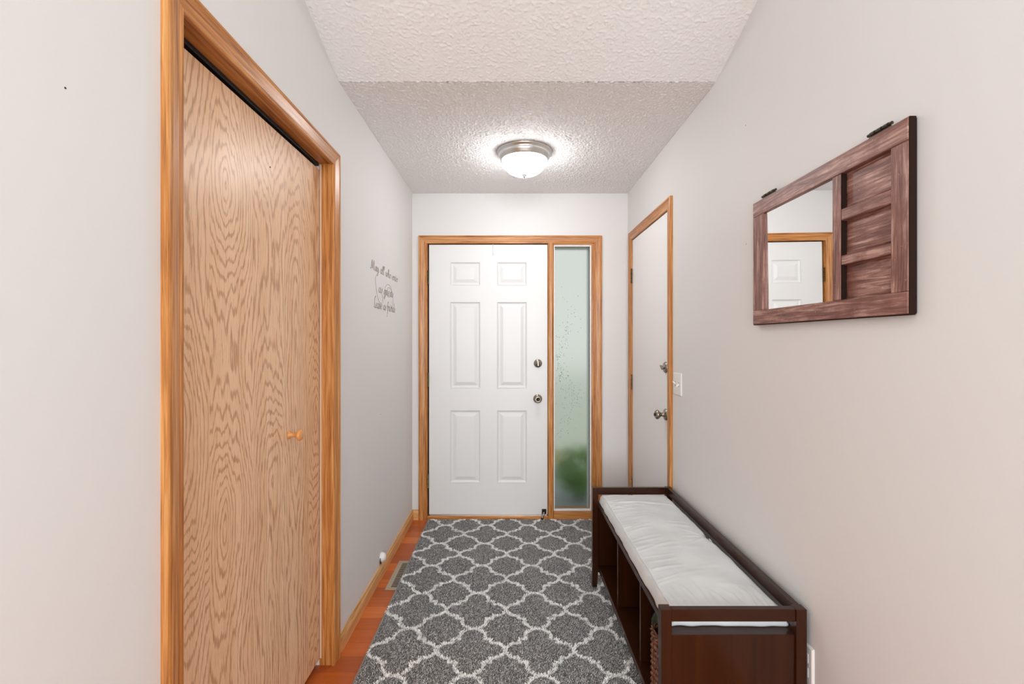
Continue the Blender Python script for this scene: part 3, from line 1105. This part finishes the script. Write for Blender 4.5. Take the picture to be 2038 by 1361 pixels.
def word_line(words, y0, y1, z, hgt):
    """words set between y0 and y1 on a level baseline z; hgt = ascender height"""
    sp = .34
    total = sum(sum(GLY[ch][0] for ch in w_) for w_ in words) + sp * (len(words) - 1)
    kx = (y1 - y0) / total
    x = 0
    for w_ in words:
        vs, fs = [], []
        for ch in w_:
            adv, st = GLY[ch]
            for s in st:
                pts = [Vector((y0 + (x + p.x + .12 * p.y) * kx, z + p.y * hgt, 0)) for p in catmull(s)]
                ribbon(vs, fs, pts, .0016, .0058)
            x += adv
        x += sp
        mesh_obj('word', vs, fs, MAT['decal'], TX)


word_line(['May', 'all', 'who', 'enter'], 2.505, 3.115, EYE + .386, .050)
word_line(['as', 'guests'], 2.655, 2.985, EYE + .276, .056)
word_line(['Leave', 'as', 'friends'], 2.565, 3.035, EYE + .185, .055)
fl = [
    [(2.620, 1.700), (2.592, 1.672), (2.600, 1.640), (2.618, 1.600), (2.655, 1.560), (2.700, 1.548), (2.735, 1.556), (2.742, 1.580), (2.722, 1.600)],
    [(2.775, 1.575), (2.790, 1.640), (2.850, 1.672), (2.925, 1.664), (2.950, 1.635), (2.930, 1.610), (2.860, 1.600), (2.835, 1.625), (2.870, 1.655), (2.935, 1.650), (2.975, 1.610), (2.985, 1.565), (2.955, 1.545), (2.920, 1.555)],
]
vs, fs = [], []
for s in fl:
    ribbon(vs, fs, catmull(s, 9), .0016, .0034)
mesh_obj('flourish', vs, fs, MAT['decal'], TX)

# ------------------------------------------------------------------ wall bumper above the baseboard
B = thing('wall_bumper', (XL, 2.705, .108), 'small white domed bumper with a dark loop just above the oak baseboard', 'bumper')
lathe('dome', [(.026, 0), (.0275, .003), (.027, .010), (.024, .018), (.018, .025), (.010, .029), (.001, .030)], (XL, 2.705, .110), (1, 0, 0), MAT['white_plastic'], B, seg=28)
tube('clip', [(XL + .004, 2.678, .115), (XL + .006, 2.672, .100), (XL + .006, 2.676, .086), (XL + .006, 2.684, .080), (XL + .006, 2.686, .088), (XL + .006, 2.680, .094)], .0022, MAT['bronze'], B, seg=6)  # thin dark loop at the dome's lower side

# ------------------------------------------------------------------ floor vent
V = thing('floor_vent', (-.60, 2.724, 0), 'taupe metal floor register half covered by the rug', 'floor vent')
vx0, vx1, vy0, vy1 = -.671, -.535, 2.556, 2.892
bm = bmesh.new()
add_box(bm, vx0, vx0 + .026, vy0, vy1, 0, .0035, .0012)
add_box(bm, vx1 - .026, vx1, vy0, vy1, 0, .0035, .0012)
add_box(bm, vx0 + .026, vx1 - .026, vy0, vy0 + .024, 0, .0035, .0012)
add_box(bm, vx0 + .026, vx1 - .026, vy1 - .024, vy1, 0, .0035, .0012)
bm_obj('frame', bm, MAT['vent'], V)
box('void', vx0 + .025, vx1 - .025, vy0 + .023, vy1 - .023, .0003, .0010, MAT['slot'], V)
n = 22
for i in range(n):
    y = vy0 + .024 + (vy1 - vy0 - .048) * (i + .5) / n
    box('louver', vx0 + .025, vx1 - .025, y - .0015, y + .0015, .0008, .0024, MAT['vent'], V)
box('centre_bar', (vx0 + vx1) / 2 - .003, (vx0 + vx1) / 2 + .003, vy0 + .023, vy1 - .023, .0008, .0032, MAT['vent'], V)

# ------------------------------------------------------------------ shag rug with a trellis pattern
RX0, RX1, RYA, RYB = -.606, .862, 1.36, 3.545
RW, RP, RTX, RTY = .2935, .3085, -.0215, 2.040
R = thing('trellis_rug', (.13, 2.45, 0), 'grey shag rug with a cream trellis pattern running up to the front door', 'rug')
bm = bmesh.new()
add_box(bm, RX0, RX1, RYA, RYB, .0036, .0085, .001)
bm_obj('backing', bm, MAT['backing'], R)
tube('binding', [(RX0, RYA, .008), (RX0, (RYA + RYB) / 2, .008), (RX0, RYB, .008)], .0042, MAT['edge'], R, seg=8)
# one quarter of the medallion outline (units of the repeat)
QUARTER = [(.5, 0), (.490, .040), (.468, .078), (.436, .118), (.402, .146), (.350, .162), (.290, .165), (.287, .247), (.190, .250),
           (.196, .293), (.192, .361), (.172, .402), (.146, .435), (.110, .462), (.072, .483), (.036, .496), (0, .5)]


def trellis_dist(px, py):
    """distance (m) to the nearest trellis line"""
    u = np.abs(((px - RTX - RW / 2) / RW + .5) % 1 - .5) * RW
    v = np.abs(((py - RTY) / RP + .5) % 1 - .5) * RP
    # medallions centred at (RTX+RW/2, RTY); the outline is even in both directions
    d = np.full(u.shape, 9.0)
    pts = [(a * RW, b * RP) for a, b in QUARTER]
    for (ax_, ay_), (bx_, by_) in zip(pts[:-1], pts[1:]):
        ex, ey = bx_ - ax_, by_ - ay_
        t = np.clip(((u - ax_) * ex + (v - ay_) * ey) / (ex * ex + ey * ey), 0, 1)
        d = np.minimum(d, np.hypot(u - ax_ - t * ex, v - ay_ - t * ey))
    return d


def pile(name, px, py, mat, lmin, lmax, wid, shade_lo, t0, t1):
    n = len(px)
    ang = RNG.normal(-.6, 1.5, n)
    ln = RNG.uniform(lmin, lmax, n)
    tilt = RNG.uniform(t0, t1, n)
    hx, hy, hz = np.cos(ang) * np.sin(tilt) * ln, np.sin(ang) * np.sin(tilt) * ln, np.cos(tilt) * ln
    w = wid * RNG.uniform(.7, 1.3, n) / 2
    wa = ang + math.pi / 2 + RNG.normal(0, .4, n)
    wx, wy = np.cos(wa) * w, np.sin(wa) * w
    z0 = .0075
    co = np.empty((n, 4, 3), np.float32)
    co[:, 0] = np.stack([px - wx, py - wy, np.full(n, z0)], -1)
    co[:, 1] = np.stack([px + wx, py + wy, np.full(n, z0)], -1)
    tx, ty = px + hx, py + hy
    co[:, 2] = np.stack([tx + wx * .55, ty + wy * .55, z0 + hz], -1)
    co[:, 3] = np.stack([tx - wx * .55, ty - wy * .55, z0 + hz], -1)
    org = np.array([.13, 2.45, 0], np.float32)
    me = bpy.data.meshes.new(name)
    me.vertices.add(4 * n)
    me.vertices.foreach_set('co', (co.reshape(-1, 3) - org).ravel())
    me.loops.add(4 * n)
    me.loops.foreach_set('vertex_index', np.arange(4 * n, dtype=np.int32))
    me.polygons.add(n)
    me.polygons.foreach_set('loop_start', np.arange(0, 4 * n, 4, dtype=np.int32))
    me.update(calc_edges=True)
    at = me.attributes.new('shade', 'FLOAT', 'POINT')
    s = RNG.uniform(shade_lo, 1, n)
    sh = np.repeat(s, 4).reshape(n, 4)
    at.data.foreach_set('value', sh.ravel().astype(np.float32))
    me.materials.append(mat)
    o = bpy.data.objects.new(name, me)
    COL.objects.link(o)
    o.parent = R
    o.location = Vector((.13, 2.45, 0)) - WLOC[R.name]
    o['kind'] = 'stuff'
    return o


sp_ = .0028
gx_, gy_ = np.meshgrid(np.arange(RX0 + .002, RX1 - .002, sp_), np.arange(RYA + .002, RYB - .004, sp_))
px = gx_.ravel() + RNG.uniform(-.5, .5, gx_.size) * sp_ * 1.3
py = gy_.ravel() + RNG.uniform(-.5, .5, gx_.size) * sp_ * 1.3
dd = trellis_dist(px, py) + RNG.normal(0, .0006, px.size)
isw = dd < .0070
pile('grey_pile', px[~isw], py[~isw], MAT['pile_grey'], .006, .0100, .0024, 0.0, .8, 1.3)
pile('cream_pile', px[isw], py[isw], MAT['pile_white'], .0090, .0110, .0036, 0.1, .45, 1.0)

# ------------------------------------------------------------------ bench
BX0, BX1, BY0, BY1, BZ0, BZ1 = .441, .866, 1.391, 2.580, .0172, .549
LT = .031
BN = thing('storage_bench', (.655, 1.985, BZ0), 'dark cherry wood storage bench with three cubbies standing on the rug', 'bench')
mh = MAT and MAHOG
for y in (BY0, BY1 - LT):
    for x in (BX0, BX1 - LT):
        # each leg tapers a little below the shelf
        t_ = .006
        zz = [(BZ0, LT - t_), (.12, LT), (BZ1, LT)]
        vs, fs = [], []
        for z, w in zz:
            ix = x + (LT - w if x > .6 else 0) if False else x
            xa, xb = (x, x + w) if x < .6 else (x + LT - w, x + LT)
            ya, yb = (y, y + w) if y < 2 else (y + LT - w, y + LT)
            vs += [(xa, ya, z), (xb, ya, z), (xb, yb, z), (xa, yb, z)]
        for j in range(2):
            for i in range(4):
                fs.append((4 * j + i, 4 * j + (i + 1) % 4, 4 * j + 4 + (i + 1) % 4, 4 * j + 4 + i))
        fs += [(3, 2, 1, 0), (8, 9, 10, 11)]
        bm = bmesh.new()
        bvv = [bm.verts.new(v) for v in vs]
        for f in fs:
            bm.faces.new([bvv[i] for i in f])
        bmesh.ops.bevel(bm, geom=[e for e in bm.edges], offset=.0012, segments=1, affect='EDGES')
        bm_obj('leg', bm, MAHOG['z'], BN)
box('arm_rail', BX0 + LT, BX1 - LT, BY0 + .004, BY0 + .024, .5115, .548, MAHOG['x'], BN, .0015)
box('arm_rail', BX0 + LT, BX1 - LT, BY1 - .024, BY1 - .004, .5115, .548, MAHOG['x'], BN, .0015)
box('back_rail', BX1 - .022, BX1 - .003, BY0 + LT, BY1 - LT, .5115, .548, MAHOG['y'], BN, .0015)
box('end_panel', BX0 + LT, BX1 - LT, BY0 + .008, BY0 + .024, .095, .4715, MAHOG['z'], BN, .0012)
box('end_panel', BX0 + LT, BX1 - LT, BY1 - .024, BY1 - .008, .095, .4715, MAHOG['z'], BN, .0012)
box('seat_board', BX0 + LT, BX1 - .012, BY0 + .024, BY1 - .024, .450, .470, MAHOG['y'], BN, .0015)
box('bottom_shelf', BX0 + LT, BX1 - .012, BY0 + .024, BY1 - .024, .108, .133, MAHOG['y'], BN, .0015)
box('back_panel', BX1 - .018, BX1 - .012, BY0 + .024, BY1 - .024, .133, .450, MAHOG['y'], BN)
for y in (1.790, 2.165):
    box('divider', .488, BX1 - .018, y - .008, y + .008, .133, .450, MAHOG['z'], BN, .001)
for y in (1.50, 1.98, 2.45):
    lathe('screw_cap', [(.004, 0), (.004, .0008), (.001, .0014)], (BX0 + LT, y, .1205), (-1, 0, 0), MAT['nickel'], BN, seg=10)

# cushion: rounded slab with pulled seams and creases
CX0, CX1, CY0_, CY1_ = .476, .838, 1.440, 2.546
CZ0, CTH = .4715, .052
nx, ny = 72, 200
u = np.linspace(-1, 1, nx)
v = np.linspace(-1, 1, ny)
U, V_ = np.meshgrid(u, v)
X = (CX0 + CX1) / 2 + U * (CX1 - CX0) / 2
Y = (CY0_ + CY1_) / 2 + V_ * (CY1_ - CY0_) / 2
ed = np.minimum((1 - np.abs(U)) * (CX1 - CX0) / 2, (1 - np.abs(V_)) * (CY1_ - CY0_) / 2)
rnd_ = np.clip(ed / .022, 0, 1)
prof_ = np.sqrt(1 - (1 - rnd_) ** 2)


def ridge(x0, y0, x1, y1, w, h):
    ex, ey = x1 - x0, y1 - y0
    L2 = ex * ex + ey * ey
    t = np.clip(((X - x0) * ex + (Y - y0) * ey) / L2, 0, 1)
    s = ((X - x0) * ey - (Y - y0) * ex) / math.sqrt(L2)
    dx_, dy_ = X - x0 - t * ex, Y - y0 - t * ey
    dist = np.hypot(dx_, dy_)
    fall = np.sin(np.clip(t, 0.02, .98) * math.pi) ** .5
    return h * fall * np.exp(-(dist / w) ** 2) * np.cos(np.clip(s / w, -2, 2) * 1.3 + .6)


wr = np.zeros_like(X)
wr += ridge(.52, 2.405, .80, 2.375, .010, .0062)
wr += ridge(.505, 2.36, .60, 2.30, .010, .0035)
rr = random.Random(3)
for i in range(26):                      # pulls along the front edge
    y = CY0_ + .05 + i * .0415 + rr.uniform(-.012, .012)
    wr += ridge(CX0 + .006, y, CX0 + rr.uniform(.05, .16), y + rr.uniform(.015, .06), rr.uniform(.006, .010), rr.uniform(.0012, .0032))
for i in range(15):                      # gathers at the near end
    x = CX0 + .02 + i * .024
    wr += ridge(x, CY0_ + .004, x - rr.uniform(-.01, .05), CY0_ + rr.uniform(.07, .17), .008, rr.uniform(.0018, .0042))
for i in range(5):                       # crumpled corner by the wall
    x = CX1 - .085 + i * .02
    wr += ridge(x, CY0_ + .003, x + .004, CY0_ + .09, .009, .0055)
for a in (-.9, -.45, 0, .5):             # pinch at the tie in the middle of the back edge
    wr += ridge(CX1 - .012, 1.985, CX1 - .012 - .10 * math.cos(a), 1.985 + .14 * math.sin(a), .008, .0045)
for i in range(16):
    x, y = rr.uniform(CX0 + .05, CX1 - .12), rr.uniform(CY0_ + .1, CY1_ - .1)
    wr += ridge(x, y, x + rr.uniform(.06, .14), y + rr.uniform(-.03, .06), rr.uniform(.010, .018), rr.uniform(.0012, .0028))
crown = .010 * (1 - U ** 2) * (1 - V_ ** 4)
pin = -.016 * np.exp(-(((X - CX1) / .03) ** 2 + ((Y - 1.985) / .035) ** 2))
low = (smooth_noise(ny, nx, 16, 4) - .5) * .006
Ztop = CZ0 + .010 + (CTH - .016) * prof_ + (crown + low) * prof_ + wr * np.clip(ed / .004, 0, 1) + pin * prof_
# slight waviness of the outline
Xw = X + (smooth_noise(ny, nx, 9, 6) - .5) * .006 * (np.abs(U) > .93) - .010 * np.exp(-((Y - 1.985) / .03) ** 2) * (U > .9)
Yw = Y + (smooth_noise(ny, nx, 7, 8) - .5) * .008 * (np.abs(V_) > .97)
bm = bmesh.new()
tv = [[bm.verts.new((Xw[j, i], Yw[j, i], Ztop[j, i])) for i in range(nx)] for j in range(ny)]
for j in range(ny - 1):
    for i in range(nx - 1):
        bm.faces.new((tv[j][i], tv[j][i + 1], tv[j + 1][i + 1], tv[j + 1][i]))
rim = [tv[0][i] for i in range(nx)] + [tv[j][-1] for j in range(1, ny)] + [tv[-1][i] for i in range(nx - 2, -1, -1)] + [tv[j][0] for j in range(ny - 2, 0, -1)]
mid = [bm.verts.new((v.co.x, v.co.y, CZ0 + .004)) for v in rim]
cx_, cy_ = (CX0 + CX1) / 2, (CY0_ + CY1_) / 2
bot_ = [bm.verts.new((cx_ + (v.co.x - cx_) * .985, cy_ + (v.co.y - cy_) * .994, CZ0 - .001)) for v in rim]
N_ = len(rim)
for i in range(N_):
    k = (i + 1) % N_
    bm.faces.new((rim[k], rim[i], mid[i], mid[k]))
    bm.faces.new((mid[k], mid[i], bot_[i], bot_[k]))
bm.faces.new(bot_)
CU = thing('seat_cushion', (cx_, cy_, CZ0), 'creased light grey fabric cushion lying on the bench seat', 'cushion')
cov = bm_obj('cover', bm, MAT['fabric'], CU, smooth=True)
# piping along the upper edge of the front and the ends
pts = []
for j in range(0, ny, 3):
    pts.append((Xw[j, 3], Yw[j, 3], Ztop[j, 3] + .0005))
tube('piping', pts, .0022, MAT['fabric'], CU, seg=6)
tie = [(CX1 - .006, 1.985 + q, CZ0 + .036 - abs(q) * .5) for q in (-.018, -.006, .006, .018)]
tube('tie', tie, .004, MAT['fabric'], CU, seg=8)

# wicker basket in the nearest cubby
BK = thing('wicker_basket', (.6245, 1.57, .133), 'brown woven wicker basket in the bench cubby', 'basket')
bx0, bx1, by0, by1 = .489, .76, 1.450, 1.690


def ring_path(k, n=120):
    out = []
    rx, ry, rc = (bx1 - bx0) / 2 - .006, (by1 - by0) / 2 - .006, .03
    per = []
    for cxs, cys, a0 in ((1, 1, 0), (-1, 1, 90), (-1, -1, 180), (1, -1, 270)):
        for s in range(n // 4):
            a = math.radians(a0 + 90 * s / (n // 4 - 1))
            per.append((cxs * (rx - rc) + rc * math.cos(a), cys * (ry - rc) + rc * math.sin(a)))
    # resample evenly
    d = [0]
    P = per + [per[0]]
    for i in range(1, len(P)):
        d.append(d[-1] + math.hypot(P[i][0] - P[i - 1][0], P[i][1] - P[i - 1][1]))
    for i in range(n):
        t = d[-1] * i / n
        j = max(q for q in range(len(d) - 1) if d[q] <= t)
        f = (t - d[j]) / max(d[j + 1] - d[j], 1e-9)
        out.append((P[j][0] + (P[j + 1][0] - P[j][0]) * f, P[j][1] + (P[j + 1][1] - P[j][1]) * f))
    return out


RING = ring_path(0)
bcx, bcy = (bx0 + bx1) / 2, (by0 + by1) / 2
vs, fs = [], []
for rowi in range(19):
    zc_ = .139 + rowi * .0098
    base = len(vs)
    n = len(RING)
    for i, (x, y) in enumerate(RING):
        wv = .0035 * math.sin(i * math.pi / 3 + rowi * math.pi)
        l_ = math.hypot(x, y)
        for k in range(6):
            a = 2 * math.pi * k / 6
            rad = .0046 * math.cos(a) + wv
            vs.append((bcx + x + x / l_ * rad, bcy + y + y / l_ * rad, zc_ + .0052 * math.sin(a) + .0015 * math.sin(i * 1.3)))
    for i in range(n):
        j = (i + 1) % n
        for k in range(6):
            q = (k + 1) % 6
            fs.append((base + i * 6 + k, base + j * 6 + k, base + j * 6 + q, base + i * 6 + q))
mesh_obj('weave', vs, fs, MAT['wicker'], BK, True)
vs, fs = [], []
for st in (0, 1, 2):
    base = len(vs)
    n = len(RING)
    for i, (x, y) in enumerate(RING):
        ph = i * math.pi / 4 + st * 2 * math.pi / 3
        l_ = math.hypot(x, y)
        ox, oz = .005 * math.cos(ph), .006 * math.sin(ph)
        for k in range(6):
            a = 2 * math.pi * k / 6
            vs.append((bcx + x + x / l_ * (ox + .0042 * math.cos(a)), bcy + y + y / l_ * (ox + .0042 * math.cos(a)), .330 + oz + .0042 * math.sin(a)))
    for i in range(n):
        j = (i + 1) % n
        for k in range(6):
            q = (k + 1) % 6
            fs.append((base + i * 6 + k, base + j * 6 + k, base + j * 6 + q, base + i * 6 + q))
mesh_obj('braided_rim', vs, fs, MAT['wicker'], BK, True)
mesh_obj('base', [(bcx + x * .98, bcy + y * .98, .136) for x, y in RING] + [(bcx + x * .98, bcy + y * .98, .1335) for x, y in RING],
         [tuple(range(len(RING))), tuple(range(2 * len(RING) - 1, len(RING) - 1, -1))] + [(i, (i + 1) % len(RING), len(RING) + (i + 1) % len(RING), len(RING) + i) for i in range(len(RING))],
         MAT['wicker'], BK)

BT = thing('green_bottle', (.546, 1.743, .133), 'dark green glossy bottle standing behind the wicker basket in the cubby', 'bottle')
lathe('body', [(.026, 0), (.030, .004), (.031, .02), (.031, .165), (.029, .185), (.022, .202), (.014, .212), (.013, .222)], (.546, 1.743, .1332), (0, 0, 1), MAT['green_glass'], BT, seg=32)
lathe('cap', [(.0155, .215), (.0160, .217), (.0160, .236), (.0145, .239), (.001, .240)], (.546, 1.743, .1332), (0, 0, 1), MAT['green_glass'], BT, seg=24)

# ------------------------------------------------------------------ outdoors, seen blurred through the sidelight
tag(box('ground', -6, 8, YB + .145, 5.3, -.20, -.10, MAT['concrete']), 'grey concrete walk outside the front door', 'walkway', kind='structure')
tag(box('lawn', -14, 16, 5.3, 22, -.20, -.12, MAT['lawn']), 'pale green lawn beyond the walk', 'lawn', kind='structure')


def leaves(name, ctr, rad, n, size, mat, parent, seed):
    r = np.random.default_rng(seed)
    d = r.normal(size=(n, 3))
    d /= np.linalg.norm(d, axis=1)[:, None]
    p = d * (r.uniform(.25, 1, n) ** .5)[:, None] * np.array(rad) + np.array(ctr)
    vs, fs = [], []
    for i in range(n):
        a = Vector(r.normal(size=3).tolist()).normalized()
        b = a.cross(Vector(r.normal(size=3).tolist())).normalized()
        s = size * r.uniform(.6, 1.3)
        c_ = Vector(p[i].tolist())
        k = len(vs)
        vs += [tuple(c_ - a * s), tuple(c_ + b * s * .45), tuple(c_ + a * s), tuple(c_ - b * s * .45)]
        fs.append((k, k + 1, k + 2, k + 3))
    o = mesh_obj(name, vs, fs, mat, parent)
    o['kind'] = 'stuff'
    return o


SH = thing('shrub', (.62, 4.35, -.10), 'low green shrub outside, blurred behind the frosted sidelight', 'shrub')
leaves('foliage', (.64, 4.35, .16), (.24, .20, .24), 900, .03, MAT['leaf'], SH, 1)
leaves('blossoms', (.43, 4.30, .30), (.07, .10, .06), 60, .02, MAT['leaf_yellow'], SH, 2)
for a in (-.08, .02, .1):
    tube('stem', [(.62 + a * .3, 4.35, -.10), (.63 + a, 4.35, .12)], .010, MAT['bark'], SH, seg=6)
